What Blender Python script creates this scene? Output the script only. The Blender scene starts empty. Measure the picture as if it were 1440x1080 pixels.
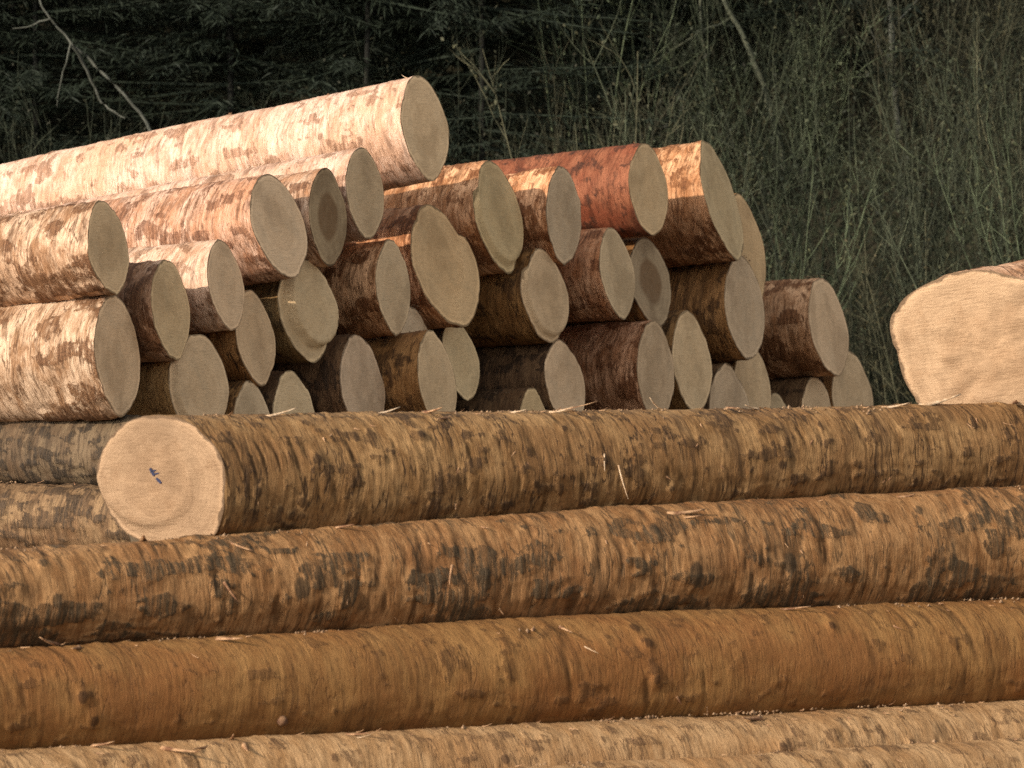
import bpy, math, random
import numpy as np
from mathutils import Matrix, Vector

random.seed(7)
SC = bpy.context.scene
COL = SC.collection
R = math.radians

# ------------------------------------------------------------------ camera
CAM_Z = 1.85
FPX = 7000.0                         # focal length in pixels of the 1440 wide photograph
cam_d = bpy.data.cameras.new('camera')
cam_d.sensor_width = 36.0
cam_d.lens = 36.0 * FPX / 1440.0
cam_d.clip_start = 0.5
cam_d.clip_end = 900.0
cam = bpy.data.objects.new('camera', cam_d)
cam.location = (0, 0, CAM_Z)
cam.rotation_euler = (R(90), 0, 0)
COL.objects.link(cam)
SC.camera = cam
cam_d.dof.use_dof = True
cam_d.dof.focus_distance = 24.0
cam_d.dof.aperture_fstop = 7.1

# ------------------------------------------------------------------ sky and sun
SUN_AZ, SUN_EL = 47.0, 21.0          # degrees left of straight behind the camera, height
w = bpy.data.worlds.new('World')
SC.world = w
w.use_nodes = True
nt = w.node_tree
bg = nt.nodes['Background']
sky = nt.nodes.new('ShaderNodeTexSky')
sky.sky_type = 'NISHITA'
sky.sun_disc = False
sky.sun_elevation = R(SUN_EL)
sky.sun_rotation = R(180 + SUN_AZ)
sky.dust_density = 2.0
hsv = nt.nodes.new('ShaderNodeHueSaturation')      # a hazy, whitish sky
hsv.inputs['Saturation'].default_value = 0.12
nt.links.new(sky.outputs[0], hsv.inputs['Color'])
nt.links.new(hsv.outputs[0], bg.inputs[0])
bg.inputs[1].default_value = 0.15
sun_d = bpy.data.lights.new('sun', 'SUN')
sun_d.energy = 3.4
sun_d.angle = R(0.6)
sun_d.color = (1.0, 0.85, 0.70)
sun = bpy.data.objects.new('sun', sun_d)
S = Vector((-math.sin(R(SUN_AZ)) * math.cos(R(SUN_EL)), -math.cos(R(SUN_AZ)) * math.cos(R(SUN_EL)), math.sin(R(SUN_EL))))
sun.rotation_euler = S.to_track_quat('Z', 'Y').to_euler()
sun.location = (-20, -20, 30)
COL.objects.link(sun)
SC.view_settings.view_transform = 'Standard'
SC.view_settings.look = 'None'
SC.view_settings.exposure = 0.45
SC.view_settings.gamma = 1.0
SC.view_settings.use_curve_mapping = False
SC.cycles.max_bounces = 6
SC.cycles.use_denoising = False


# ------------------------------------------------------------------ helpers
def at(px, py, Y):
    """the point at depth Y that the camera sees at a pixel of the 1440x1080 photograph"""
    return Vector(((px - 720) / FPX * Y, Y, CAM_Z - (py - 540) / FPX * Y))


def tag(o, label=None, cat=None, group=None, kind=None):
    if label: o['label'] = label
    if cat: o['category'] = cat
    if group: o['group'] = group
    if kind: o['kind'] = kind
    return o


def empty(name, mat):
    o = bpy.data.objects.new(name, None)
    o.empty_display_size = 0.1
    o.matrix_world = mat
    COL.objects.link(o)
    return o


def mesh_obj(name, verts, faces, mat, parent=None, smooth=True, attrs=None):
    me = bpy.data.meshes.new(name)
    verts = np.asarray(verts, dtype=np.float32)
    if isinstance(faces, np.ndarray):
        nf, k = faces.shape
        me.vertices.add(len(verts))
        me.vertices.foreach_set('co', verts.ravel())
        me.loops.add(nf * k)
        me.loops.foreach_set('vertex_index', faces.astype(np.int32).ravel())
        me.polygons.add(nf)
        me.polygons.foreach_set('loop_start', np.arange(0, nf * k, k, dtype=np.int32))
        me.update(calc_edges=True)
        me.validate()
    else:
        me.from_pydata([tuple(map(float, v)) for v in verts], [], faces)
    if smooth:
        me.polygons.foreach_set('use_smooth', np.ones(len(me.polygons), dtype=bool))
    if attrs:
        for an, arr in attrs.items():
            a = me.attributes.new(an, 'FLOAT_COLOR', 'POINT')
            buf = np.ones((len(verts), 4), dtype=np.float32)
            buf[:, :arr.shape[1]] = arr
            a.data.foreach_set('color', buf.ravel())
    me.materials.append(mat)
    o = bpy.data.objects.new(name, me)
    COL.objects.link(o)
    if parent is not None:
        o.parent = parent
    return o


_rng = np.random.default_rng(11)
_TAB = _rng.random((64, 64, 64)).astype(np.float32)


def vnoise(p):
    """value noise, 0..1, p: (n,3)"""
    i = np.floor(p).astype(np.int64)
    f = p - i
    f = f * f * (3 - 2 * f)
    a = i & 63
    b = (i + 1) & 63
    x0, y0, z0 = a.T
    x1, y1, z1 = b.T
    fx, fy, fz = f.T
    T = _TAB
    c00 = T[x0, y0, z0] * (1 - fx) + T[x1, y0, z0] * fx
    c10 = T[x0, y1, z0] * (1 - fx) + T[x1, y1, z0] * fx
    c01 = T[x0, y0, z1] * (1 - fx) + T[x1, y0, z1] * fx
    c11 = T[x0, y1, z1] * (1 - fx) + T[x1, y1, z1] * fx
    return (c00 * (1 - fy) + c10 * fy) * (1 - fz) + (c01 * (1 - fy) + c11 * fy) * fz


def fbm(p, o=3):
    s, a, t = 0, 1.0, 0
    for k in range(o):
        s = s + a * vnoise(p * (2.03 ** k) + 7.3 * k)
        t += a
        a *= 0.5
    return s / t


def sstep(a, b, x):
    t = np.clip((x - a) / (b - a), 0, 1)
    return t * t * (3 - 2 * t)


# ------------------------------------------------------------------ materials
def new_mat(name, rough=0.8, spec=0.25):
    m = bpy.data.materials.new(name)
    m.use_nodes = True
    b = m.node_tree.nodes['Principled BSDF']
    b.inputs['Roughness'].default_value = rough
    b.inputs['Specular IOR Level'].default_value = spec
    return m, m.node_tree, b


class NB:
    def __init__(s, nt): s.nt = nt
    def n(s, t, **k):
        x = s.nt.nodes.new(t)
        for a, v in k.items(): setattr(x, a, v)
        return x
    def l(s, a, b): s.nt.links.new(a, b)
    def noise(s, vec, scale=1.0, detail=3, rough=0.55, dist=0.0):
        x = s.n('ShaderNodeTexNoise')
        x.inputs['Scale'].default_value = scale
        x.inputs['Detail'].default_value = detail
        x.inputs['Roughness'].default_value = rough
        x.inputs['Distortion'].default_value = dist
        if vec is not None: s.l(vec, x.inputs['Vector'])
        return x.outputs['Fac']
    def scale(s, vec, v):
        x = s.n('ShaderNodeVectorMath', operation='MULTIPLY')
        s.l(vec, x.inputs[0]); x.inputs[1].default_value = v
        return x.outputs[0]
    def ramp(s, fac, a, b, lo=0.0, hi=1.0):
        x = s.n('ShaderNodeMapRange', interpolation_type='SMOOTHSTEP')
        s.l(fac, x.inputs[0])
        for i, v in enumerate((a, b, lo, hi)): x.inputs[1 + i].default_value = v
        return x.outputs[0]
    def math(s, op, a, b=None):
        x = s.n('ShaderNodeMath', operation=op)
        for i, v in enumerate((a, b)):
            if v is None: continue
            if isinstance(v, (int, float)): x.inputs[i].default_value = v
            else: s.l(v, x.inputs[i])
        return x.outputs[0]
    def mix(s, f, a, b, blend='MIX'):
        x = s.n('ShaderNodeMix', data_type='RGBA', blend_type=blend)
        for i, v in ((0, f), (6, a), (7, b)):
            if isinstance(v, (int, float)): x.inputs[i].default_value = v
            elif isinstance(v, tuple): x.inputs[i].default_value = (*v, 1)
            else: s.l(v, x.inputs[i])
        return x.outputs[2]
    def bump(s, h, strength, dist, normal=None):
        x = s.n('ShaderNodeBump')
        x.inputs['Strength'].default_value = strength
        x.inputs['Distance'].default_value = dist
        s.l(h, x.inputs['Height'])
        if normal is not None: s.l(normal, x.inputs['Normal'])
        return x.outputs[0]


def local_coords(b):
    tc = b.n('ShaderNodeTexCoord')
    oi = b.n('ShaderNodeObjectInfo')
    off = b.n('ShaderNodeVectorMath', operation='SCALE')
    off.inputs[0].default_value = (37.0, 19.0, 53.0)
    b.l(oi.outputs['Random'], off.inputs['Scale'])
    add = b.n('ShaderNodeVectorMath', operation='ADD')
    b.l(tc.outputs['Object'], add.inputs[0]); b.l(off.outputs[0], add.inputs[1])
    return add.outputs[0], oi


def bark_mat(name, pale, mid, dark, red, chatter=0.5, darkness=0.5, speck=0.5, bands=0.0, scour=0.6):
    """pale peeled wood, mid inner bark, dark leftover bark; attribute surf = (flake, groove, knot)"""
    m, nt, bs = new_mat(name, 0.78, 0.22)
    b = NB(nt)
    P, oi = local_coords(b)
    at_ = b.n('ShaderNodeAttribute', attribute_name='surf')
    sep = b.n('ShaderNodeSeparateColor')
    b.l(at_.outputs['Color'], sep.inputs[0])
    flake, groove, knot = sep.outputs
    # the debarker scours across the grain: streaks run round the log, bent by a slow warp
    wv = b.n('ShaderNodeTexNoise'); wv.inputs['Scale'].default_value = 2.2; wv.inputs['Detail'].default_value = 2
    b.l(P, wv.inputs['Vector'])
    warp = b.n('ShaderNodeVectorMath', operation='MULTIPLY_ADD')
    b.l(wv.outputs['Color'], warp.inputs[0]); warp.inputs[1].default_value = (.07, .04, .04); b.l(P, warp.inputs[2])
    Q = warp.outputs[0]
    n_rings = b.noise(b.scale(Q, (62, 6, 6)), 1, 5, 0.66, 0.25)
    n_fine_r = b.noise(b.scale(Q, (120, 16, 16)), 1, 4, 0.66, 0.2)
    n_band = b.noise(b.scale(Q, (11, 4, 4)), 1, 6, 0.68, 0.6)
    n_blot = b.noise(b.scale(Q, (26, 15, 15)), 1, 7, 0.74, 0.35)
    n_big = b.noise(b.scale(P, (1.6, 2.4, 2.4)), 1, 4, 0.6)
    n_fine = b.noise(P, 150, 3, 0.65)
    c = b.mix(b.ramp(n_band, 0.38, 0.64), pale, mid)
    c = b.mix(b.math('MULTIPLY', b.ramp(n_big, 0.46, 0.66), 0.8), c, red)
    c = b.mix(b.math('MULTIPLY', b.ramp(n_rings, 0.50, 0.66), chatter), c, tuple(x * 0.42 for x in mid))
    c = b.mix(b.math('MULTIPLY', b.ramp(n_fine_r, 0.52, 0.70), chatter * .8), c, tuple(x * 0.55 for x in mid))
    c = b.mix(b.math('MULTIPLY', b.ramp(n_fine_r, 0.46, 0.32), 0.45), c, tuple(min(1, x * 1.2) for x in pale))
    c = b.mix(b.math('MULTIPLY', groove, 0.7), c, tuple(x * 0.36 for x in mid))
    ln = b.noise(b.scale(Q, (30, 4.5, 4.5)), 1, 2, 0.5, 0.2)
    ln = b.ramp(b.math('ABSOLUTE', b.math('SUBTRACT', ln, 0.5)), 0.030, 0.006)
    lm = b.ramp(b.noise(b.scale(P, (7, 6, 6)), 1, 3, 0.6), 0.42, 0.60)
    ln = b.math('MULTIPLY', ln, lm)
    c = b.mix(b.math('MULTIPLY', ln, scour), c, tuple(x * 0.8 for x in dark))
    if bands:
        zone = b.ramp(b.noise(b.scale(P, (4.5, .9, .9)), 1, 3, 0.6), 0.50, 0.64)
        zr = b.math('MULTIPLY', zone, b.ramp(b.noise(b.scale(Q, (44, 3, 3)), 1, 3, 0.6, 0.3), 0.44, 0.60))
        c = b.mix(b.math('MULTIPLY', zr, bands), c, tuple(x * 1.1 for x in dark))
    fsum = b.math('ADD', b.math('MULTIPLY', flake, .78), b.math('MULTIPLY', b.math('SUBTRACT', n_blot, 0.5), 2.6))
    fsum = b.math('ADD', fsum, b.math('MULTIPLY', b.math('SUBTRACT', n_rings, 0.5), .9))
    fm = b.ramp(fsum, 0.40, 0.80)
    dk = b.mix(b.ramp(n_fine, 0.36, 0.66), tuple(x * 1.5 for x in dark), tuple(x * 0.5 for x in dark))
    dk = b.mix(b.math('MULTIPLY', b.ramp(n_rings, 0.56, 0.40), 0.55), dk, mid)
    c = b.mix(b.math('MULTIPLY', fm, darkness + 0.3), c, dk)
    spots = b.ramp(b.noise(b.scale(P, (75, 42, 42)), 1, 3, 0.6, 0.6), 0.56, 0.72)
    c = b.mix(b.math('MULTIPLY', spots, speck), c, tuple(x * 0.8 for x in dark))
    kn_ = b.ramp(b.math('ADD', knot, b.math('MULTIPLY', b.math('SUBTRACT', n_fine_r, .5), 1.8)), .35, .95)
    c = b.mix(b.math('MULTIPLY', kn_, b.math('MULTIPLY', b.ramp(knot, 0, .3), .8)), c, tuple(x * 0.8 for x in dark))
    hs = b.n('ShaderNodeMix', data_type='RGBA', blend_type='MULTIPLY')
    hs.inputs[0].default_value = 1.0
    b.l(c, hs.inputs[6]); b.l(oi.outputs['Color'], hs.inputs[7])
    b.l(hs.outputs[2], bs.inputs['Base Color'])
    h = b.math('ADD', b.math('MULTIPLY', n_rings, 0.8), b.math('MULTIPLY', n_blot, 0.9))
    h = b.math('ADD', h, b.math('MULTIPLY', fm, 0.35))
    h = b.math('SUBTRACT', h, b.math('MULTIPLY', ln, 0.5))
    h = b.math('ADD', h, b.math('MULTIPLY', n_fine_r, 0.35))
    h = b.math('ADD', h, b.math('MULTIPLY', n_fine, 0.2))
    b.l(b.bump(h, 0.65, 0.007), bs.inputs['Normal'])
    return m


def cut_mat(name, sap, heart, grey, heart_amount=0.35, dirt=0.4, rough_cut=0.5, checks=0.10):
    """sawn end: attribute rim = (radius fraction, 0, 0); local y and z are across the log"""
    m, nt, bs = new_mat(name, 0.82, 0.2)
    b = NB(nt)
    P, oi = local_coords(b)
    tc = b.n('ShaderNodeTexCoord')
    rim = b.n('ShaderNodeAttribute', attribute_name='rim')
    sep = b.n('ShaderNodeSeparateColor')
    b.l(rim.outputs['Color'], sep.inputs[0])
    rr = sep.outputs[0]
    wob = b.noise(P, 5, 3, 0.5)
    d = b.math('ADD', rr, b.math('MULTIPLY', b.math('SUBTRACT', wob, 0.5), 0.16))
    rings = b.math('SINE', b.math('MULTIPLY', d, 95.0))
    rings2 = b.math('SINE', b.math('MULTIPLY', d, 31.0))
    blot = b.noise(P, 9, 5, 0.6, 0.4)
    fine = b.noise(P, 130, 3, 0.6)
    kerf = b.noise(b.scale(P, (20, 16, 120)), 1, 4, 0.6, 0.05)
    c = b.mix(b.math('MULTIPLY', b.ramp(d, 0.62, 0.42), heart_amount), sap, heart)
    c = b.mix(b.math('MULTIPLY', b.ramp(rings, 0.1, 1.0), 0.16), c, tuple(x * 0.62 for x in heart))
    c = b.mix(b.math('MULTIPLY', b.ramp(rings2, 0.3, 1.0), 0.12), c, tuple(x * 0.7 for x in heart))
    c = b.mix(b.math('MULTIPLY', b.ramp(blot, 0.45, 0.68), dirt), c, grey)
    c = b.mix(b.math('MULTIPLY', b.ramp(kerf, 0.45, 0.75), rough_cut * 0.55), c, tuple(x * 0.55 for x in grey))
    spk = b.ramp(b.noise(P, 55, 2, 0.5), 0.68, 0.76)
    c = b.mix(b.math('MULTIPLY', spk, 0.45), c, tuple(x * 0.4 for x in heart))
    c = b.mix(b.math('MULTIPLY', b.ramp(rr, 0.90, 0.95), 0.55), c, tuple(min(1, x * 1.3) for x in sap))
    c = b.mix(b.math('MULTIPLY', b.ramp(b.math('ADD', rr, b.math('MULTIPLY', b.math('SUBTRACT', b.noise(P, 14, 4, .65), .5), .14)), 0.955, 0.985), 0.85), c, tuple(x * 0.30 for x in heart))
    flat = b.scale(tc.outputs['Object'], (0, 1, 1))
    nrm = b.n('ShaderNodeVectorMath', operation='NORMALIZE'); b.l(flat, nrm.inputs[0])
    off2 = b.n('ShaderNodeVectorMath', operation='MULTIPLY_ADD')
    b.l(nrm.outputs[0], off2.inputs[0]); off2.inputs[1].default_value = (5, 5, 5)
    sc2 = b.n('ShaderNodeVectorMath', operation='SCALE'); sc2.inputs[0].default_value = (41, 17, 29)
    b.l(oi.outputs['Random'], sc2.inputs['Scale']); b.l(sc2.outputs[0], off2.inputs[2])
    ck = b.noise(off2.outputs[0], 1, 2, 0.5)
    ck = b.ramp(b.math('ABSOLUTE', b.math('SUBTRACT', ck, 0.5)), 0.022, 0.004)
    ck = b.math('MULTIPLY', ck, b.ramp(d, 0.75, 0.35))
    ck = b.math('MULTIPLY', ck, b.ramp(b.noise(off2.outputs[0], .6, 1, 0.5), 0.45, 0.55))
    c = b.mix(b.math('MULTIPLY', ck, checks), c, tuple(x * 0.25 for x in heart))
    pal = b.noise(P, 3.2, 3, 0.6)
    c = b.mix(b.math('MULTIPLY', b.ramp(pal, 0.46, 0.66), 0.5), c, tuple(x * 0.62 for x in heart))
    hs = b.n('ShaderNodeMix', data_type='RGBA', blend_type='MULTIPLY')
    hs.inputs[0].default_value = 1.0
    b.l(c, hs.inputs[6]); b.l(oi.outputs['Color'], hs.inputs[7])
    b.l(hs.outputs[2], bs.inputs['Base Color'])
    h = b.math('ADD', b.math('MULTIPLY', kerf, 0.9 * rough_cut), b.math('MULTIPLY', fine, 0.25))
    h = b.math('ADD', h, b.math('MULTIPLY', blot, 0.5))
    h = b.math('SUBTRACT', h, b.math('MULTIPLY', ck, .5 * checks))
    b.l(b.bump(h, 0.8, 0.008), bs.inputs['Normal'])
    return m


def plain_mat(name, a, c2, scale=12, rough=0.8, bump=0.3, stretch=(1, 1, 1)):
    m, nt, bs = new_mat(name, rough, 0.25)
    b = NB(nt)
    P, oi = local_coords(b)
    n = b.noise(b.scale(P, stretch), scale, 4, 0.6)
    c = b.mix(b.ramp(n, 0.38, 0.64), a, c2)
    hs = b.n('ShaderNodeMix', data_type='RGBA', blend_type='MULTIPLY')
    hs.inputs[0].default_value = 1.0
    b.l(c, hs.inputs[6]); b.l(oi.outputs['Color'], hs.inputs[7])
    b.l(hs.outputs[2], bs.inputs['Base Color'])
    b.l(b.bump(n, bump, 0.02), bs.inputs['Normal'])
    return m


M = {}
M['peeled'] = bark_mat('peeled_pink_wood', (.70, .495, .365), (.46, .26, .16), (.17, .085, .045), (.55, .33, .20), 0.45, 0.45, 0.55, scour=.45)
M['chattered'] = bark_mat('streaked_peeled_wood', (.64, .45, .31), (.36, .18, .09), (.12, .055, .028), (.45, .23, .12), 0.9, 0.55, 0.7, scour=.7)
M['patchy'] = bark_mat('patchy_half_peeled_bark', (.64, .44, .29), (.28, .145, .07), (.120, .056, .026), (.30, .15, .07), 0.75, 0.68, 0.80, scour=.8)
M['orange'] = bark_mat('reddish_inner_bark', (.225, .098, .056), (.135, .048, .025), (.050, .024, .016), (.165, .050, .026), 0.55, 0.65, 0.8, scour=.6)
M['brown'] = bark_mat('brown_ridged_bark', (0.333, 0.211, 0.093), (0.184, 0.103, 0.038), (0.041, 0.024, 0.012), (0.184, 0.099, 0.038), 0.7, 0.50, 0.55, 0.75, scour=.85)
M['blotchy'] = bark_mat('blotchy_brown_bark', (0.352, 0.207, 0.090), (0.198, 0.100, 0.036), (0.054, 0.040, 0.022), (0.211, 0.101, 0.037), 0.6, 0.62, 0.6, 0.45, scour=.7)
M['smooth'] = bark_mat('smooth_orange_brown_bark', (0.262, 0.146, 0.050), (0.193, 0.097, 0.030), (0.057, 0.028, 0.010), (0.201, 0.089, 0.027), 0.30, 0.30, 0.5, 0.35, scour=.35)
M['tan'] = bark_mat('pale_tan_peeled_bark', (0.440, 0.295, 0.150), (0.299, 0.180, 0.079), (0.079, 0.044, 0.022), (0.326, 0.185, 0.076), 0.45, 0.40, 0.6, 0.3, scour=.5)
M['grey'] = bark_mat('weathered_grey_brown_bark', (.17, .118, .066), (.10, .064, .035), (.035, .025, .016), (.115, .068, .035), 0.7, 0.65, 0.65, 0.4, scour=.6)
M['cut'] = cut_mat('sawn_end_weathered', (.76, .545, .325), (.63, .43, .24), (.57, .425, .26), 0.35, 0.5, 0.6)
M['cut_stain'] = cut_mat('sawn_end_brown_heart', (.48, .36, .23), (.22, .125, .06), (.34, .25, .16), 0.85, 0.4, 0.4)
M['cut_fresh'] = cut_mat('sawn_end_fresh', (.315, .205, .118), (.265, .162, .088), (.235, .14, .074), 0.4, 0.6, 0.6, 0.06)  # base colour darkened to stand in for lower light on the front pile
M['splinter'] = plain_mat('splintered_wood', (.62, .46, .30), (.46, .30, .17), 30, 0.75)
M['crumb'] = plain_mat('bark_crumbs_and_sawdust', (.34, .22, .125), (.16, .09, .045), 90, 0.9)
M['shred'] = plain_mat('torn_bark', (.42, .25, .13), (.17, .08, .04), 25, 0.85)
M['stub'] = plain_mat('branch_stub_wood', (.20, .11, .055), (.10, .05, .028), 40, 0.85)
M['paint'] = plain_mat('blue_marking_paint', (.018, .022, .050), (.026, .030, .068), 60, 0.6)

# ------------------------------------------------------------------ logs
# surface recipe per style: ridge amplitude, ridge frequency, flake threshold, flake height, low bumps
STYLE = {
    'peeled': (.0030, 26, .57, .0030, .010),
    'chattered': (.0040, 26, .55, .0030, .010),
    'patchy': (.0040, 24, .51, .0070, .012),
    'orange': (.0030, 24, .57, .0035, .010),
    'brown': (.0055, 20, .58, .0040, .014),
    'blotchy': (.0055, 19, .53, .0055, .016),
    'smooth': (.0040, 17, .64, .0030, .012),
    'tan': (.0045, 18, .60, .0040, .012),
    'grey': (.0050, 20, .52, .0050, .014),
}


def cut_profile(A, B, step, r, seed):
    """how far the sawn face lies along the log at (y, z): slanted cut plus the step left by the hinge"""
    def e(y, z):
        v = A * y + B * z
        if step == 'crescent':
            q = np.hypot(y + .16 * r, z - .16 * r) / r
            v = v + .055 * sstep(.83, .88, q)
        elif step == 'chord':
            q = (-y * .62 - z * .42) / r
            v = v - .035 * sstep(.26, .31, q)
        elif step == 'arc':
            q = np.hypot(y - .22 * r, z - .16 * r) / r
            v = v + .022 * sstep(.74, .82, q) + .010 * sstep(-.2, -.9, z / r)
        elif step == 'edge':
            q = np.hypot(y + .07 * r, z - .12 * r) / r
            v = v + .03 * sstep(.92, .97, q)
        return v
    return e


def make_log(p0, axis, L, r0, r1, style, cutmat, label, group, A=0.0, B=0.0, step=None, seed=0, fine=(1.5, .014, 72), lobe=.14, lens=.0, facerough=.008,
             flare=0.0, tone=(1, 1, 1), facetone=(1, 1, 1), knots=(), shreds=0, face=True, name='log', bow=.014):
    """a felled log from its sawn end at p0 along axis. parts: bark, cut_face and whatever sticks to it"""
    x = Vector(axis).normalized()
    y = Vector((0, 0, 1)).cross(x).normalized()
    z = x.cross(y)
    mw = Matrix(((x.x, y.x, z.x, p0[0]), (x.y, y.y, z.y, p0[1]), (x.z, y.z, z.z, p0[2]), (0, 0, 0, 1)))
    root = empty(name, mw)
    tag(root, label, 'log', group)
    rng = np.random.default_rng(seed + 100)
    offs = rng.random(3) * 40
    ra, rf, ft, fh, lb = STYLE[style]
    fl, dx, na = fine
    xs = np.concatenate([np.array([0, .004, .012]), np.arange(.02, fl, dx), np.arange(fl, L, max(.05, dx * 2)), [L]])
    xs = np.unique(np.round(xs, 5))
    nx = len(xs)
    th = np.linspace(0, 2 * math.pi, na, endpoint=False)
    X, T = np.meshgrid(xs, th, indexing='ij')
    X = X.ravel(); T = T.ravel()
    cy, cz = np.cos(T), np.sin(T)
    base = r0 + (r1 - r0) * X / L + flare * np.exp(-X / .35)
    # uneven outline: slight ovality, lobes and bends
    P = np.stack([X, cy, cz], 1)
    lob = fbm(P * np.array([.9, 1.3, 1.3]) + offs, 2) - .5
    mid = fbm(P * np.array([5, 3.2, 3.2]) + offs + 11, 3) - .5
    shear = X + .035 * np.sin(T + offs[0])
    ridge = vnoise(np.stack([shear * rf * 2, cy * 1.6, cz * 1.6], 1) + offs)
    ridge2 = vnoise(np.stack([shear * rf * 3.7, cy * 2.6, cz * 2.6], 1) + offs + 5)
    rsel = sstep(.35, .62, fbm(P * np.array([1.8, 1.2, 1.2]) + offs + 3, 2))
    pf, pa = {'patchy': (7.5, 2.7), 'peeled': (8.0, 3.0), 'chattered': (8.0, 3.0), 'blotchy': (7.0, 3.0)}.get(style, (13, 4.2))
    flk = fbm(np.stack([(X + .05 * mid) * pf, cy * pa, cz * pa], 1) + offs + 23, 5)
    if style == 'blotchy':
        flk = flk + .15 * np.cos(T - (math.pi + .55)) * sstep(.3, .6, fbm(P * np.array([1.1, .4, .4]) + offs + 31, 2)) - .03  # dark patches gather on the lower side facing the camera
    flake = sstep(ft - .03, ft + .05, flk)
    groove = sstep(.58, .80, ridge * .65 + ridge2 * .35) * (.25 + .75 * rsel)
    d = lob * r0 * lobe - r0 * lens * np.sin(2 * T) ** 2 + mid * lb - ra * groove * 1.5 + ra * (ridge2 - .5) * rsel + flake * fh * (.5 + ridge2)
    knot = np.zeros_like(X)
    for (kx, kt, kr, kh) in knots:
        dt = (T - kt + math.pi) % (2 * math.pi) - math.pi
        g = np.exp(-(((X - kx) / kr) ** 2 + (dt * r0 / (kr * 1.1)) ** 2))
        d += g * kh
        knot = np.maximum(knot, sstep(.35, .8, g))
    rad = base + d
    bend = bow * (np.sin(X * .9 + offs[1]) - math.sin(offs[1]))
    yy = rad * cy + bend * .6
    zz = rad * cz + bend
    e = cut_profile(A, B, step, r0 + flare, seed)
    ee = e(yy[:na], zz[:na])
    fall = np.clip(1 - X / .45, 0, 1)
    ee_all = np.tile(ee, nx)
    saw = .0015 * (vnoise(np.stack([T * 9, X * 0, X * 0], 1) + offs) - .5) * (X < .003)
    xx = X + ee_all * fall + saw
    V = np.stack([xx, yy, zz], 1)
    i = np.arange(nx - 1)[:, None] * na
    j = np.arange(na)[None]
    jn = (j + 1) % na
    q = np.stack([(i + j), (i + jn), (i + na + jn), (i + na + j)], -1).reshape(-1, 4)
    # far end closed by a shallow fan of quads (degenerate-free: na is even)
    last = (nx - 1) * na
    cap = [[last + a, last + a + 1, last + na - 2 - a, last + na - 1 - a] for a in range(0, na // 2 - 1)]
    q = np.concatenate([q, np.array(cap)], 0)
    surf = np.stack([flake, groove, knot], 1)
    bark = mesh_obj('bark', V, q, M[style], root, attrs={'surf': surf})
    bark.color = (*tone, 1)
    if face:
        nr = 22
        rimy, rimz, rimx = yy[:na], zz[:na], xx[:na]
        fr = np.concatenate([[0.0], np.linspace(.05, .9, nr - 5), [.93, .955, .975, .99, 1.0]])
        cyy, czz = rimy.mean(), rimz.mean()
        vs, rimv = [], []
        for f in fr[1:]:
            vy = cyy + (rimy - cyy) * f
            vz = czz + (rimz - czz) * f
            vx = e(vy, vz)
            nz = fbm(np.stack([vy * 16, vz * 16, vy * 0], 1) + offs, 3) - .5
            vx = vx + nz * facerough * (1 - f ** 6) - .002 * math.sin(min(1, (1 - f) * 30) * math.pi / 2)
            if f == 1.0: vx = rimx
            vs.append(np.stack([vx, vy, vz], 1))
            rimv.append(np.full(na, f))
        vs.append(np.array([[float(e(np.array([cyy]), np.array([czz]))[0]) - .002, cyy, czz]]))
        rimv.append(np.array([0.0]))
        VV = np.concatenate(vs); RV = np.concatenate(rimv)
        fc = []
        ring = len(fr) - 1
        for a in range(ring - 1):
            for b_ in range(na):
                c_ = (b_ + 1) % na
                fc.append((a * na + b_, (a + 1) * na + b_, (a + 1) * na + c_, a * na + c_))
        ctr = len(VV) - 1
        for b_ in range(na):
            fc.append((ctr, b_, (b_ + 1) % na))
        cf = mesh_obj('cut_face', VV, fc, M[cutmat], root, attrs={'rim': np.stack([RV, RV * 0, RV * 0], 1)})
        cf.color = (*facetone, 1)
    if shreds:
        add_shreds(root, rng, fl, lambda xq: r0 + (r1 - r0) * xq / L, shreds)
    return root


def strip_geo(base, direction, out, length, width, curl, rng, n=5):
    """a torn strip: a bent, tapering three-sided sliver"""
    d = Vector(direction).normalized(); o = Vector(out).normalized()
    s = d.cross(o).normalized()
    V, Fc = [], []
    for k in range(n + 1):
        t = k / n
        c = Vector(base) + d * length * t + o * (length * curl * t * t)
        wd = width * (1 - .75 * t)
        V += [c - s * wd, c + s * wd, c + o * wd * .8]
    for k in range(n):
        a = k * 3
        for u in range(3):
            v_ = (u + 1) % 3
            Fc.append((a + u, a + v_, a + 3 + v_, a + 3 + u))
    Fc.append((0, 2, 1)); Fc.append((n * 3, n * 3 + 1, n * 3 + 2))
    return V, Fc


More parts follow.
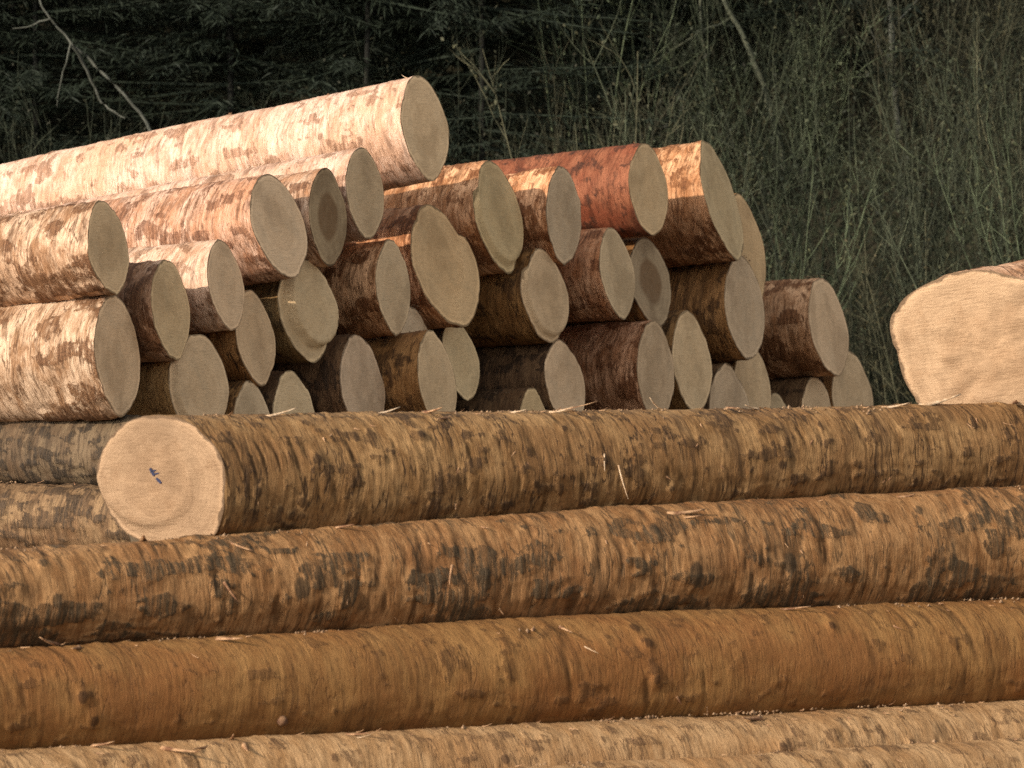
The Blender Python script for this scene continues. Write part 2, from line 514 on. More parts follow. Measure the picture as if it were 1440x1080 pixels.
def add_shreds(root, rng, fl, rfun, count):
    """torn fibres on the crest, and crumbs of bark and sawdust lying there in clusters"""
    V, Fc = [], []
    for k in range(count // 2):
        xq = rng.uniform(.02, fl)
        t = rng.normal(math.pi / 2 + .1, .4) if rng.random() < .8 else rng.uniform(2.2, 4.2)
        r = rfun(xq) - .002
        out = Vector((0, math.cos(t), math.sin(t)))
        tan = Vector((rng.uniform(-1.5, 1.5), -math.sin(t), math.cos(t)))
        v, f = strip_geo(Vector((xq, 0, 0)) + out * r, tan + out * rng.uniform(.0, .3), out, rng.uniform(.012, .04), rng.uniform(.002, .006), rng.uniform(.05, .4), rng, 3)
        o = len(V)
        V += v; Fc += [tuple(a + o for a in g) for g in f]
    o = mesh_obj('torn_bark', [tuple(v) for v in V], Fc, M['shred'], root, smooth=False)
    o['kind'] = 'stuff'
    V, Fc = [], []
    for c_ in range(max(2, count // 6)):
        xc, tc = rng.uniform(0, fl), rng.normal(math.pi / 2 + .08, .16)
        for k in range(rng.integers(4, 14)):
            xq = min(max(xc + rng.normal(0, .045), .01), fl); t = tc + rng.normal(0, .12)
            r = rfun(xq) + .001
            p = Vector((xq, math.cos(t) * r, math.sin(t) * r))
            sz = rng.uniform(.003, .008) * (1.8 if rng.random() < .08 else 1)
            o = len(V)
            for a in ((1, 0, -.3), (-.6, .8, -.3), (-.5, -.9, -.3), (0, 0, .8)):
                V.append(tuple(p + Vector((a[0] * rng.uniform(.5, 1.8), a[1] * rng.uniform(.5, 1.4), a[2])) * sz))
            Fc += [(o, o + 1, o + 3), (o + 1, o + 2, o + 3), (o + 2, o, o + 3), (o, o + 2, o + 1)]
    o = mesh_obj('sawdust', V, Fc, M['crumb'], root, smooth=False)
    o['kind'] = 'stuff'


def attach_strip(root, name, pos_t, x, r, tilt, length, width, curl, mat):
    """a single splinter or strip sticking out of a log's side at angle pos_t"""
    out = Vector((0, math.cos(pos_t), math.sin(pos_t)))
    tan = Vector((0, -math.sin(pos_t), math.cos(pos_t)))
    d = tan * math.cos(tilt) + Vector((1, 0, 0)) * math.sin(tilt)
    v, f = strip_geo(Vector((x, 0, 0)) + out * r, d + out * .15, out, length, width, curl, None, 6)
    return mesh_obj(name, [tuple(q) for q in v], f, M[mat], root)


# ---- the far pile: sawn ends towards the camera's right
TH = R(26)
SN, CS = math.sin(TH), math.cos(TH)
X0, Y0 = -.0811 * 24.5, 24.5
G_FAR = 'logs of the rear pile with their sawn ends in the shade'
# px, py, height px, width px of the end; how far it sticks out (m); lean; image slope; style; cut; step; label
FAR = [
 (598, 180, 147, 67, -.000, .19, .215, 'peeled', 'cut', None, 'large peeled log lying highest on the rear pile, tilted up above all other ends'),
 (513, 271, 130, 53, -.032, .13, .17, 'peeled', 'cut', None, 'log whose narrow end touches the highest log, right of the brown-hearted end'),
 (461, 304, 138, 53, .000, .10, .17, 'chattered', 'cut_stain', None, 'log with a dark brown ringed heart in its sawn end, on the rear pile'),
 (392, 317, 150, 76, .000, .26, .145, 'chattered', 'cut', None, 'log with a broad oval end, directly left of the brown-hearted end'),
 (152, 347, 133, 55, .000, .16, .135, 'patchy', 'cut', None, 'upper of the two leftmost log ends, with flaky sunlit bark'),
 (318, 401, 127, 51, .000, .18, .10, 'peeled', 'cut', None, 'log with a bright peeled top, its narrow end below left of the broad oval'),
 (241, 436, 140, 53, .002, .13, .09, 'patchy', 'cut', None, 'log with its end just right of the tall lower left end'),
 (441, 436, 144, 72, .000, .20, .08, 'brown', 'cut', 'crescent', 'log with a stepped cut leaving a pale crescent along its end'),
 (165, 499, 174, 63, .000, .09, .065, 'patchy', 'cut', None, 'thick log with the tall lower left end, resting just above the grey-brown logs'),
 (360, 476, 135, 54, -.041, .16, .07, 'brown', 'cut', None, 'log with its end left of the stepped crescent end, under the bright-topped log'),
 (284, 545, 150, 78, -.012, .08, .05, 'tan', 'cut', 'edge', 'log with a wide end and ribbed tan bark, its foot hidden behind the blue-marked log'),
 (357, 606, 138, 58, .017, .10, .05, 'brown', 'cut', None, 'log showing only a rounded end top, right of the ribbed wide end'),
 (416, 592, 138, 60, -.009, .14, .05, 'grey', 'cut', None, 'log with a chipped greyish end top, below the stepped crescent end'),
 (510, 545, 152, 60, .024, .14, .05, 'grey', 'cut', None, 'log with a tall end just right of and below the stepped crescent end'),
 (553, 404, 136, 47, -.000, .10, .09, 'patchy', 'cut', None, 'log with a slim end just left of the biggest oval end'),
 (623, 374, 176, 84, -.246, .27, .11, 'patchy', 'cut', 'chord', 'log with the biggest oval end of the rear pile, stepped along its lower right'),
 (586, 503, 148, 56, -.222, .16, .05, 'brown', 'cut', None, 'log with its end below the slim end, partly covered at right'),
 (614, 537, 146, 53, .184, .14, .05, 'brown', 'cut', None, 'log sticking out in front of two neighbours below the biggest oval end'),
 (648, 505, 116, 48, -.261, .18, .05, 'grey', 'cut', None, 'small log tucked behind, straight under the biggest oval end'),
 (704, 304, 160, 62, -.177, .23, .13, 'patchy', 'cut', 'edge', 'log with a long leaning end in the top row, right of the biggest oval end'),
 (793, 303, 138, 50, -.075, .08, .13, 'patchy', 'cut', None, 'log with an upright end between the long leaning end and the red-barked log'),
 (912, 265, 132, 55, -.000, .13, .13, 'orange', 'cut', None, 'red-barked log with a pale-rimmed end standing on the top row'),
 (1014, 282, 168, 46, -.000, .30, .13, 'patchy', 'cut', None, 'knotty log at the top right corner of the rear pile'),
 (1050, 350, 156, 52, -.195, .20, .08, 'brown', 'cut', None, 'log partly behind the knotty corner log, its warm tan end against the thicket'),
 (1047, 432, 148, 56, .032, .12, .07, 'brown', 'cut', None, 'log with a smooth end directly below the two right-hand corner logs'),
 (770, 418, 132, 60, -.053, .18, .07, 'brown', 'cut', 'edge', 'log with an orange-rimmed, greenish stained end in the middle row'),
 (868, 385, 128, 48, -.000, .16, .07, 'chattered', 'cut', None, 'slim-ended log with orange-brown chattered bark, below the red-barked log'),
 (915, 396, 130, 58, -.075, .16, .06, 'brown', 'cut_stain', None, 'log with a brown-shaded end partly behind the slim orange-brown log'),
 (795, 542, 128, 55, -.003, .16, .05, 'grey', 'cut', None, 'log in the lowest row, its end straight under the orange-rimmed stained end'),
 (922, 524, 145, 52, .041, .06, .05, 'patchy', 'cut', None, 'rough flaked log with a tall end, left of the end with a side stub'),
 (973, 509, 146, 55, .001, .10, .05, 'brown', 'cut', None, 'log with a small stub on the side of its end, lowest visible row'),
 (1058, 548, 134, 52, -.085, .10, .05, 'brown', 'cut', None, 'log straight below the smooth end under the corner logs'),
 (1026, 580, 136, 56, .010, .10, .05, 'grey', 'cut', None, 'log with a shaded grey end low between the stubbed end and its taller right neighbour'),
 (1165, 459, 144, 54, -.000, .17, .08, 'patchy', 'cut', None, 'short-looking log apart on the right of the rear pile with orange bark'),
 (1199, 562, 136, 58, -.056, .12, .05, 'brown', 'cut', None, 'rightmost log of the rear pile, under the orange log set apart'),
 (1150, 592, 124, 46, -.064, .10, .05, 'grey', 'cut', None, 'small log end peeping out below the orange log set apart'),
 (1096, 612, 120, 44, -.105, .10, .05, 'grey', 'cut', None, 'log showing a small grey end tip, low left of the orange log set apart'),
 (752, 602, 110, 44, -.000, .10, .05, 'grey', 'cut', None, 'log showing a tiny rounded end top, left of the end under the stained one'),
]
far_logs = []
rnd = random.Random(5)
LONGV = {0: 3.4, 1: 2.6, 2: 2.4, 3: 2.0, 4: 1.1, 8: 1.1, 19: 1.6, 20: 1.0, 5: 1.2}
for n, (px, py, h, wd, p, lean, slope, style, cm, step, label) in enumerate(FAR):
    k = (px - 720) / FPX
    t = (k * (Y0 - SN * p) - X0 - CS * p) / (SN - CS * k)
    Y = Y0 + CS * t - SN * p
    c = at(px, py, Y)
    r = h / FPX * Y / 2
    Xc, Zc = c.x, c.z - CAM_Z
    dxi = (CS / Y + Xc * SN / Y ** 2)
    dz = -(slope * dxi) * Y + Zc * SN / Y
    axis = Vector((-CS, SN, dz))
    ang = math.atan(k)
    se = math.sin(TH - ang); ce = math.cos(TH - ang)
    A = -(se - wd / h) / ce
    B = (lean - slope) / ce
    tone = [rnd.uniform(.88, 1.1)] * 3
    tone = [tone[0] * rnd.uniform(.97, 1.03) for _ in range(3)]
    ft = rnd.uniform(.90, 1.12)
    facetone = (ft * rnd.uniform(.98, 1.05), ft, ft * rnd.uniform(.86, 1.05))
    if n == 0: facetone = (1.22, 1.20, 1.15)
    if n > 8: tone = [tone[0] * 1.28, tone[1] * 1.05, tone[2] * .86]
    if n in (15, 23): facetone = (1.06, .98, .84)
    fl = LONGV.get(n, .9)
    knots = [(rnd.uniform(.1, fl), rnd.uniform(0, 6.28), rnd.uniform(.018, .035), rnd.uniform(.004, .014)) for _ in range(int(2 + fl * 2))]
    lg = make_log(c, axis, 5.0 + rnd.uniform(-.3, .3), r, r * rnd.uniform(.82, .93), style, cm, label, G_FAR, A, B, step, seed=n, lens=.055,
                  fine=(fl, .012 if n in LONGV else .016, 96 if n in LONGV else 72), tone=tone, facetone=facetone, knots=knots,
                  shreds={0: 26, 1: 10, 3: 12, 4: 22, 8: 20, 19: 10, 21: 6, 22: 14}.get(n, 5))
    far_logs.append((lg, r))

# two darker logs at the foot of the rear pile, on the left; their ends lie behind the blue-marked log
for n, (px, py, hp, Y, label) in enumerate([
        (215, 640, 108, 24.62, 'upper of two grey-brown logs at left, under the tall lower left end'),
        (205, 735, 104, 24.3, 'lower of two grey-brown logs at left, just above the blotched front log')]):
    c = at(px, py, Y)
    make_log(c, (-CS, SN, .02), 5, hp / FPX * Y / 2, hp / FPX * Y / 2 * .9, 'grey', 'cut', label, G_FAR, seed=60 + n,
             fine=(1.4, .012, 96), shreds=14, tone=(1.45, 1.30, 1.15) if n else (.95, .95, .95))

# ---- the front pile: long logs lying across the picture
G_NEAR = 'logs of the front pile lying across the picture'


def front(l, r_, rl, rr, style, label, **kw):
    a = at(*l); b_ = at(*r_)
    ax = b_ - a
    L = ax.length
    kw.setdefault('bow', .004)
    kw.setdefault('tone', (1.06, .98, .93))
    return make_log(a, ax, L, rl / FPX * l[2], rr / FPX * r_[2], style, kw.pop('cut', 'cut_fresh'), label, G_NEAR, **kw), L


PI = math.pi
kn = random.Random(9)


def side_knots(L, n, lo=2.2, hi=4.4):
    return [(kn.uniform(.2, L - .2), kn.uniform(lo, hi), kn.uniform(.018, .035), kn.uniform(.006, .016)) for _ in range(n)]


# local angle of the side that faces the camera is PI, of the top PI/2
phi1 = math.atan2(2.3, 3.5)
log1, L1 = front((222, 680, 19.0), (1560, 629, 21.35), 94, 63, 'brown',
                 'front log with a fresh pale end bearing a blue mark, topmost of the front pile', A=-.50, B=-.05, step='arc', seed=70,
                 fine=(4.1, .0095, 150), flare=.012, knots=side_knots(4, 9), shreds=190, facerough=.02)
log2, L2 = front((-60, 848, 18.3), (1560, 766, 21.1), 72, 90, 'blotchy',
                 'front log with dark blotches, lying directly under the blue-marked log', seed=71,
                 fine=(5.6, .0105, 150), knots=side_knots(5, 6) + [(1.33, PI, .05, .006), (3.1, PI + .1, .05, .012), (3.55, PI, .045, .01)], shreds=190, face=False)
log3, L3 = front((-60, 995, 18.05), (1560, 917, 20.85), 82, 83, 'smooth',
                 'smooth orange-brown front log between the dark-blotched log and the pale tan one', seed=72,
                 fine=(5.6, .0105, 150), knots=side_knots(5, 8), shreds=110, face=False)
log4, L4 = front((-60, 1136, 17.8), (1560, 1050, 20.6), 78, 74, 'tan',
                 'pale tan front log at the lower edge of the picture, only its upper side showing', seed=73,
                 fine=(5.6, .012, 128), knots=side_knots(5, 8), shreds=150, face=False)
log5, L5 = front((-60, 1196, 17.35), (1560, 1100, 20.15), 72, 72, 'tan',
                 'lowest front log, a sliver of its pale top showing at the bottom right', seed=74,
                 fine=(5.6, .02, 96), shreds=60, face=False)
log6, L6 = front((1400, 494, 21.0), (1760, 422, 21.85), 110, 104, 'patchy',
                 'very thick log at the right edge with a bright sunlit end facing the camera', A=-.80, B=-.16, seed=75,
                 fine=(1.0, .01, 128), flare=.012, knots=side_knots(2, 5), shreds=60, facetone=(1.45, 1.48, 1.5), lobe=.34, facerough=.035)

# ---- pieces that stick out of single logs
attach_strip(log1, 'splinter', PI - .05, 1.93, .235, .12, .14, .0045, .1, 'splinter')
attach_strip(log1, 'splinter', PI - .25, 1.87, .235, -.3, .08, .004, .1, 'splinter')
attach_strip(log1, 'splinter', PI / 2 + .25, 1.72, .232, 1.0, .10, .008, .25, 'splinter')
attach_strip(log1, 'splinter', PI / 2 - .1, 2.3, .225, -1.0, .10, .006, .3, 'splinter')
attach_strip(log3, 'splinter', PI / 2 + .75, 2.55, .218, .5, .12, .006, .1, 'splinter')
attach_strip(log4, 'splinter', PI / 2 + .25, 4.15, .20, -.5, .12, .005, .4, 'splinter')
attach_strip(log4, 'splinter', PI / 2 + .3, 1.6, .20, .4, .10, .004, .4, 'splinter')


for (xq, tq, ln, wd, tl) in ((3.55, PI / 2 + .12, .20, .020, 1.45), (3.35, PI / 2 + .2, .12, .012, 1.2), (2.75, PI / 2 + .1, .09, .010, -1.3),
                            (1.55, PI / 2 + .1, .08, .009, .6), (.95, PI / 2 + .05, .11, .010, 1.5), (.45, PI / 2 + .15, .14, .011, 1.5)):
    attach_strip(log1, 'bark_strip', tq, xq, .25 - .0145 * xq, tl, ln, wd, .12, 'splinter')
for (xq, tq, ln, wd, tl) in ((3.05, PI / 2 + .35, .16, .012, .9), (1.0, PI - .2, .09, .008, .4), (2.0, PI - .3, .10, .007, -.5)):
    attach_strip(log2, 'bark_strip', tq, xq, .212, tl, ln, wd, .15, 'shred')


sg = random.Random(31)
for lg_, L_, r_a, r_b in ((log1, L1, .245, .215), (log2, L2, .19, .27), (log3, L3, .21, .245), (log4, L4, .20, .215)):
    for q in range(7):
        xq = sg.uniform(.25, 4.6)
        attach_strip(lg_, 'bark_strip', PI / 2 + sg.uniform(-.1, .5), xq, r_a + (r_b - r_a) * xq / L_ - .004, sg.uniform(-1.4, 1.4),
                     sg.uniform(.06, .16), sg.uniform(.008, .018), sg.uniform(.02, .12), 'shred')


def stub(root, t, x, r, rad, ln):
    """a broken branch stub: a short tapering ring stack with a splintered tip"""
    out = Vector((0, math.cos(t), math.sin(t))); tn = Vector((0, -math.sin(t), math.cos(t))); ex = Vector((1, 0, 0))
    V, Fc = [], []
    n = 10
    rg = random.Random(int(x * 100))
    for k in range(5):
        f = k / 4
        for j in range(n):
            a = 2 * PI * j / n
            rr = rad * (1.5 - .55 * min(1, f * 2)) * rg.uniform(.92, 1.08)
            up = ln * f * (rg.uniform(.8, 1.15) if k == 4 else 1)
            V.append(ex * x + out * (r - .01 + up) + (tn * math.cos(a) + ex * math.sin(a)) * rr)
    for k in range(4):
        for j in range(n):
            Fc.append((k * n + j, k * n + (j + 1) % n, (k + 1) * n + (j + 1) % n, (k + 1) * n + j))
    V.append(ex * x + out * (r + ln * .8)); c_ = len(V) - 1
    for j in range(n): Fc.append((4 * n + j, 4 * n + (j + 1) % n, c_))
    return mesh_obj('branch_stub', [tuple(v) for v in V], Fc, M['stub'], root)


stub(log3, PI + .45, 1.24, .213, .020, .022)
stub(log2, PI + .1, 3.42, .225, .028, .012)
A0, rA = far_logs[0]
stub(A0, PI / 2 + .1, 1.22, rA - .01, .012, .05)
stub(A0, PI / 2 - .1, .55, rA - .01, .010, .03)
attach_strip(A0, 'splinter', PI / 2, .05, rA, 1.2, .06, .006, .4, 'splinter')
stub(far_logs[22][0], PI - .5, .30, far_logs[22][1] - .01, .03, .03)
stub(far_logs[30][0], 0.05, .05, far_logs[30][1] - .01, .016, .05)

# the blue mark on the fresh end: two short brush strokes and a dab
strokes = [((-.020, .058), (-.004, .030), .011), ((-.004, .036), (.018, .040), .006), ((.004, .020), (.024, .002), .011), ((-.012, .046), (.006, .052), .006)]
Vp, Fp = [], []
Ae, Be = -.50, -.05
for (a, b_, wd) in strokes:
    a = Vector(a); b_ = Vector(b_)
    d = (b_ - a).normalized(); s = Vector((-d.y, d.x)) * wd * .5
    o = len(Vp)
    ring = [a - s * .6, a + s * .8, (a + b_) / 2 + s * 1.1, b_ + s * .5, b_ - s * .7, (a + b_) / 2 - s]
    for dep in (-.0075, -.004):
        for q in ring:
            yq, zq = -q.x, q.y
            Vp.append((Ae * yq + Be * zq + dep - .001, yq + .005, zq))
    Fp.append(tuple(o + i_ for i_ in range(5, -1, -1)))
    for i_ in range(6):
        Fp.append((o + i_, o + (i_ + 1) % 6, o + 6 + (i_ + 1) % 6, o + 6 + i_))
mesh_obj('paint_mark', Vp, Fp, M['paint'], log1, smooth=False)

# ------------------------------------------------------------------ ground
def gz(x, y):
    """height of the ground: log yard, a low step under the rear pile, then the wooded bank"""
    x = np.asarray(x, float); y = np.asarray(y, float)
    z = 0.95 * sstep(21.9, 24.2, y) + .30 * sstep(24.2, 25.9, y)
    z = z + np.clip(x, -12, 12) * .045 * sstep(23, 26, y)
    t = np.clip(y - 37.5, 0, None)
    z = z + .72 * t * sstep(0, 3, t) * np.exp(-t / 160)
    return z


def axis_pts(a, fine_lo, fine_hi, b_, step):
    lo = -np.geomspace(1, fine_lo - a + 1, 22)[::-1] + 1 + fine_lo
    hi = np.geomspace(1, b_ - fine_hi + 1, 22) - 1 + fine_hi
    return np.unique(np.concatenate([lo, np.arange(fine_lo, fine_hi, step), hi]))


gx = axis_pts(-300, -9, 9, 300, .16)
gy = axis_pts(-120, 16, 54, 300, .16)
GX, GY = np.meshgrid(gx, gy, indexing='ij')
GXr, GYr = GX.ravel(), GY.ravel()
nz = fbm(np.stack([GXr * .7, GYr * .7, GXr * 0], 1), 4) - .5
GZ = gz(GXr, GYr) + nz * (.10 + .35 * sstep(37, 40, GYr))
ny_ = len(gy)
ii = (np.arange(len(gx) - 1)[:, None] * ny_ + np.arange(ny_ - 1)[None]).ravel()
gq = np.stack([ii, ii + ny_, ii + ny_ + 1, ii + 1], 1)
def ground_mat():
    """sawdust-strewn earth of the log yard, dark litter from the foot of the wooded bank on"""
    m, nt, bs = new_mat('yard_earth_and_forest_floor', 0.95, 0.15)
    b = NB(nt)
    geo = b.n('ShaderNodeNewGeometry')
    P = geo.outputs['Position']
    sx = b.n('ShaderNodeSeparateXYZ'); b.l(P, sx.inputs[0])
    n1 = b.noise(P, 1.3, 5, 0.6); n2 = b.noise(P, 14, 4, 0.6)
    yard = b.mix(b.ramp(n1, .36, .64), (.20, .15, .10), (.13, .10, .068))
    yard = b.mix(b.math('MULTIPLY', b.ramp(n2, .5, .7), .5), yard, (.30, .23, .15))
    wood = b.mix(b.ramp(n2, .38, .62), (.034, .030, .018), (.018, .021, .011))
    edge = b.math('ADD', sx.outputs['Y'], b.math('MULTIPLY', n1, 2.0))
    b.l(b.mix(b.ramp(edge, 36.6, 37.6), yard, wood), bs.inputs['Base Color'])
    b.l(b.bump(n2, .6, .03), bs.inputs['Normal'])
    return m


M['ground'] = ground_mat()
g = mesh_obj('ground', np.stack([GXr, GYr, GZ], 1), gq, M['ground'])
tag(g, kind='structure')

# ------------------------------------------------------------------ woodland behind
def leaf_mat(name, a, b_):
    m = plain_mat(name, a, b_, 3.0, 0.7, 0.0)
    return m


M['stem'] = plain_mat('grey_green_stem', (.085, .090, .058), (.038, .043, .027), 6, 0.9, 0.2)
M['pale_stem'] = plain_mat('pale_bare_wood', (.095, .098, .078), (.048, .050, .038), 6, 0.9, 0.3)
M['trunk'] = plain_mat('dull_tree_bark', (.014, .014, .010), (.008, .008, .006), 5, 0.95, 0.5, (1, 1, .3))
M['leaf'] = leaf_mat('thicket_leaf', (.044, .048, .027), (.024, .028, .016))
M['leaf_dry'] = leaf_mat('dry_leaf', (.055, .050, .027), (.030, .031, .016))
M['needle'] = leaf_mat('dark_needles', (.016, .023, .013), (.011, .016, .009))


class Buf:
    def __init__(s): s.V = []; s.F = []
    def tube(s, pts, radii, n=5):
        o = len(s.V)
        m_ = len(pts)
        for k, p in enumerate(pts):
            d = (pts[min(k + 1, m_ - 1)] - pts[max(k - 1, 0)]).normalized()
            u = d.orthogonal().normalized(); v = d.cross(u)
            for j in range(n):
                a = 2 * PI * j / n
                s.V.append(tuple(p + (u * math.cos(a) + v * math.sin(a)) * radii[k]))
        for k in range(m_ - 1):
            for j in range(n):
                s.F.append((o + k * n + j, o + k * n + (j + 1) % n, o + (k + 1) * n + (j + 1) % n, o + (k + 1) * n + j))
    def leaf(s, p, d, up, ln, wd):
        d = d.normalized(); sd = d.cross(up).normalized() * wd
        o = len(s.V)
        m_ = p + d * ln * .5 + up.normalized() * ln * .08
        s.V += [tuple(p), tuple(m_ + sd), tuple(p + d * ln), tuple(m_ - sd)]
        s.F.append((o, o + 1, o + 2, o + 3))
    def obj(s, name, mat, parent, smooth=False):
        return mesh_obj(name, s.V, s.F, mat, parent, smooth)


def rv(rg, s=1.0):
    return Vector((rg.uniform(-s, s), rg.uniform(-s, s), rg.uniform(-s, s)))


def wander(rg, p, d, length, n, bend):
    pts = [p.copy()]
    d = d.normalized()
    for k in range(n):
        d = (d + rv(rg, bend)).normalized()
        p = p + d * (length / n)
        pts.append(p.copy())
    return pts


def make_shrub(seed, n_stem, height, leaves, dry, name='shrub'):
    rg = random.Random(seed)
    root = empty(name, Matrix())
    tw, lf = Buf(), Buf()
    for s_ in range(n_stem):
        a = rg.uniform(0, 2 * PI)
        base = Vector((math.cos(a), math.sin(a), 0)) * rg.uniform(0, .38) + Vector((0, 0, -.25))
        d = Vector((math.cos(a) * rg.uniform(0, .38) + rg.uniform(-.12, .12), math.sin(a) * .25, 1))
        h_ = height * rg.uniform(.6, 1.1)
        pts = wander(rg, base, d, h_, 9, .075)
        r_ = rg.uniform(.006, .012)
        st = Buf()
        st.tube(pts, [r_ * (1 - .75 * k / 9) for k in range(10)], 5)
        st.obj('stem', M['stem'], root, True)
        for q in range(9):
            k = rg.randint(2, 8)
            d2 = (pts[k + 1] - pts[k]).normalized() + rv(rg, .8)
            d2.z = abs(d2.z) * .8 + .25
            tp = wander(rg, pts[k], d2, rg.uniform(.25, .7), 4, .2)
            tw.tube(tp, [.0038, .0032, .0026, .002, .0012], 3)
            for q2 in range(leaves):
                b_ = tp[rg.randint(1, 4)] + rv(rg, .09)
                lf.leaf(b_, rv(rg) + Vector((0, 0, -.2)), rv(rg) + Vector((0, -.4, .6)), rg.uniform(.025, .055), rg.uniform(.007, .014))
            if rg.random() < .6:
                tp2 = wander(rg, tp[2], (tp[3] - tp[2]).normalized() + rv(rg, .7), rg.uniform(.15, .4), 3, .25)
                tw.tube(tp2, [.0026, .002, .0016, .001], 3)
    tw.obj('twig_tangle', M['stem'], root)['kind'] = 'stuff'
    if lf.V: lf.obj('foliage', M['leaf_dry'] if dry else M['leaf'], root)['kind'] = 'stuff'
    return root


def make_spruce(seed, height):
    rg = random.Random(seed)
    root = empty('spruce_tree', Matrix())
    tk = Buf()
    pts = wander(rg, Vector((0, 0, -.4)), Vector((0, 0, 1)), height + .4, 10, .012)
    tk.tube(pts, [.03 * (1 - .9 * k / 10) for k in range(11)], 8)
    tk.obj('trunk', M['trunk'], root, True)
    cr = Buf()
    zz = .15
    while zz < height - .1:
        f = zz / height
        reach = (1 - f) * 1.75 + .15
        for q in range(rg.randint(4, 6)):
            a = rg.uniform(0, 2 * PI)
            d = Vector((math.cos(a), math.sin(a), rg.uniform(-.25, .12)))
            ln = reach * rg.uniform(.65, 1.1)
            bp = wander(rg, Vector((0, 0, zz)), d, ln, 6, .06)
            cr.tube(bp, [.014, .012, .010, .008, .006, .004, .002], 3)
            for k in range(1, 7):
                for q2 in range(16):
                    b_ = bp[k].lerp(bp[k - 1], rg.random()) + rv(rg, .04)
                    s_ = Vector((-math.sin(a), math.cos(a), 0)) * rg.choice((-1, 1))
                    dd = s_ * rg.uniform(.4, 1) + d * rg.uniform(.2, 1) + Vector((0, 0, rg.uniform(-.8, .1)))
                    cr.leaf(b_, dd, Vector((0, 0, 1)) + rv(rg, .5), rg.uniform(.08, .20) * (1 - .3 * k / 6), rg.uniform(.005, .012))
        zz += rg.uniform(.11, .19)
    cr.obj('crown', M['needle'], root)
    return root


def copy_tree(o):
    c = o.copy()
    COL.objects.link(c)
    for ch in o.children:
        d = ch.copy()
        COL.objects.link(d)
        d.parent = c
    return c


def plant(proto, first, x, y, rot, sc, label, cat, group, tilt=0.0, tone=None):
    o = proto if first else copy_tree(proto)
    if tone:
        for ch in o.children: ch.color = (*tone, 1)
    o.location = (x, y, float(gz(x, y)))
    o.rotation_euler = (tilt, tilt * .5, rot)
    o.scale = (sc, sc, sc)
    tag(o, label, cat, group)
    return o


rg = random.Random(21)
# spruces in the dim left and middle part of the wood
sp = [make_spruce(40 + k, h_) for k, h_ in enumerate((6.5, 7.5, 5.5))]
used = set()
spots = []
for row, (yy_, x0_, x1_, dx_) in enumerate(((40.2, -6.2, .9, 1.25), (42.0, -6.6, 3.0, 1.3), (44.2, -7.0, 4.6, 1.5), (47.0, -7.0, 7.5, 1.8))):
    x_ = x0_
    while x_ < x1_:
        spots.append((x_ + rg.uniform(-.3, .3), yy_ + rg.uniform(-.5, .5)))
        x_ += dx_
for (x_, y_) in spots:
    k = rg.randrange(3)
    plant(sp[k], k not in used, x_, y_, rg.uniform(0, 6.28), rg.uniform(.85, 1.15),
          'dark spruce in the dim wood behind the rear log pile', 'tree', 'dark spruces of the wood')
    used.add(k)

# thicket of thin stems on the right
sh = [make_shrub(60 + k, n_, h_, lv, dr) for k, (n_, h_, lv, dr) in enumerate(((9, 2.3, 6, False), (8, 1.9, 9, False), (9, 2.6, 3, True), (7, 1.6, 11, False), (8, 2.1, 4, True), (8, 2.8, 6, False)))]
used = set()
y_ = 37.6
while y_ < 45.5:
    half = y_ * 720 / FPX + .7
    lo = .75 + rg.uniform(-.2, .2)
    x_ = lo
    while x_ < half:
        k = rg.randrange(6)
        tn = rg.choice((.5, .65, .8, 1.0, 1.3)); hue = rg.choice(((.95, 1, .92), (.90, 1.02, .86), (1.10, .98, .86)))
        if rg.random() < .14:
            x_ += .5
            continue
        plant(sh[k], k not in used, x_ + rg.uniform(-.2, .2), y_ + rg.uniform(-.3, .3), rg.uniform(0, 6.28), rg.uniform(.75, 1.15),
              'thin-stemmed shrub in the thicket on the bank at right', 'shrub', 'shrubs of the thicket', tone=tuple(tn * h_ for h_ in hue))
        used.add(k)
        x_ += rg.uniform(.45, .7)
    y_ += .62
# sparse shrubs before the spruces on the left
for q in range(16):
    k = rg.choice((2, 4))
    plant(sh[k], False, rg.uniform(-4.2, .6), rg.uniform(38.3, 40.0), rg.uniform(0, 6.28), rg.uniform(.7, 1.0),
          'sparse bare shrub in front of the dark spruces', 'shrub', 'sparse shrubs before the spruces', tone=(.42, .45, .40))


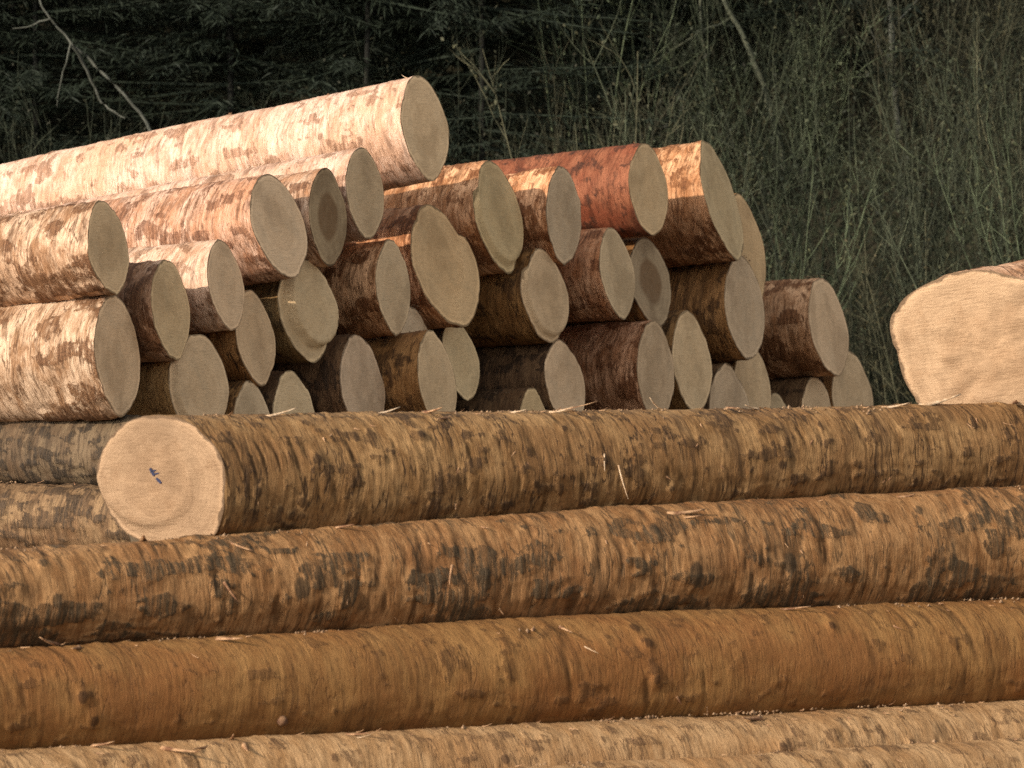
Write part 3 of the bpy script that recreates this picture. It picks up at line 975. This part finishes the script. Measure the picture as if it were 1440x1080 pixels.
def bare_branch_tree(name, label, cat, px_pts, Y, r0, mat, seed, side=()):
    """a bare stem through given points of the view, at depth Y, with side branches"""
    pts = [at(px, py, Y) for px, py in px_pts]
    base = pts[0]
    root = empty(name, Matrix.Translation(base))
    rgl = random.Random(seed)
    loc = [p - base for p in pts]
    fine = []
    for a, b_ in zip(loc[:-1], loc[1:]):
        for k in range(4):
            fine.append(a.lerp(b_, k / 4) + rv(rgl, .012))
    fine.append(loc[-1])
    m_ = len(fine)
    t = Buf(); t.tube(fine, [r0 * (1 - .6 * k / m_) for k in range(m_)], 7)
    t.obj('trunk', mat, root, True)
    for sd, rr in side:
        pp = [at(px, py, Y + rgl.uniform(-.1, .1)) - base for px, py in sd]
        ff = []
        for a, b_ in zip(pp[:-1], pp[1:]):
            for k in range(3): ff.append(a.lerp(b_, k / 3) + rv(rgl, .01))
        ff.append(pp[-1])
        s_ = Buf(); s_.tube(ff, [rr * (1 - .7 * k / len(ff)) for k in range(len(ff))], 5)
        s_.obj('branch', mat, root, True)
    tag(root, label, cat)
    return root


bare_branch_tree('dead_tree', 'dead pale stem leaning left with forked branches, before the dark spruces at upper left', 'tree',
                 [(285, 330), (205, 172), (165, 120), (122, 80), (100, 62), (60, 10), (35, -50)], 38.9, .015, M['pale_stem'], 1,
                 (([(103, 66), (122, 98), (138, 138), (152, 152), (176, 166)], .016), ([(98, 62), (90, 100), (80, 150)], .009),
                  ([(72, 26), (50, 34), (18, 40)], .009)))
bare_branch_tree('leaning_tree', 'thin grey leaning trunk with side branches, behind the right corner of the pile', 'tree',
                 [(1130, 420), (1100, 220), (1075, 120), (1045, 55), (1018, 0), (990, -80)], 40.6, .034, M['stem'], 2,
                 (([(1035, 22), (1010, 35), (975, 50), (935, 80), (900, 95)], .014), ([(985, -20), (988, 60), (1000, 110), (990, 170)], .012), ([(1075, 120), (1060, 160), (1085, 260)], .012)))
bare_branch_tree('young_tree', 'upright pale trunk of a young tree in the thicket at upper right', 'tree',
                 [(1270, 330), (1262, 180), (1256, 80), (1250, 0), (1246, -120)], 40.9, .040, M['pale_stem'], 3,
                 (([(1254, 40), (1290, 0), (1310, -40)], .012), ([(1258, 100), (1230, 60), (1215, 10)], .010)))

# grass blades and litter on the bank
gb = Buf()
for q in range(9000):
    y_ = 36.5 + 8 * rg.random()
    x_ = rg.uniform(-1, 1) * (y_ * 720 / FPX + .8)
    p = Vector((x_, y_, float(gz(x_, y_)) - .05))
    d = Vector((rg.uniform(-.5, .5), rg.uniform(-.5, .5), 1))
    gb.leaf(p, d, Vector((rg.uniform(-.4, .4), -1, .2)), rg.uniform(.12, .38), rg.uniform(.004, .009))
M['grass'] = plain_mat('dull_grass', (.042, .046, .022), (.03, .030, .016), 2, 0.8, 0.0)
tag(gb.obj('bank_grass', M['grass'], None), 'dull grass and weeds growing on the wooded bank', 'grass', kind='stuff')
bpy.context.view_layer.update()
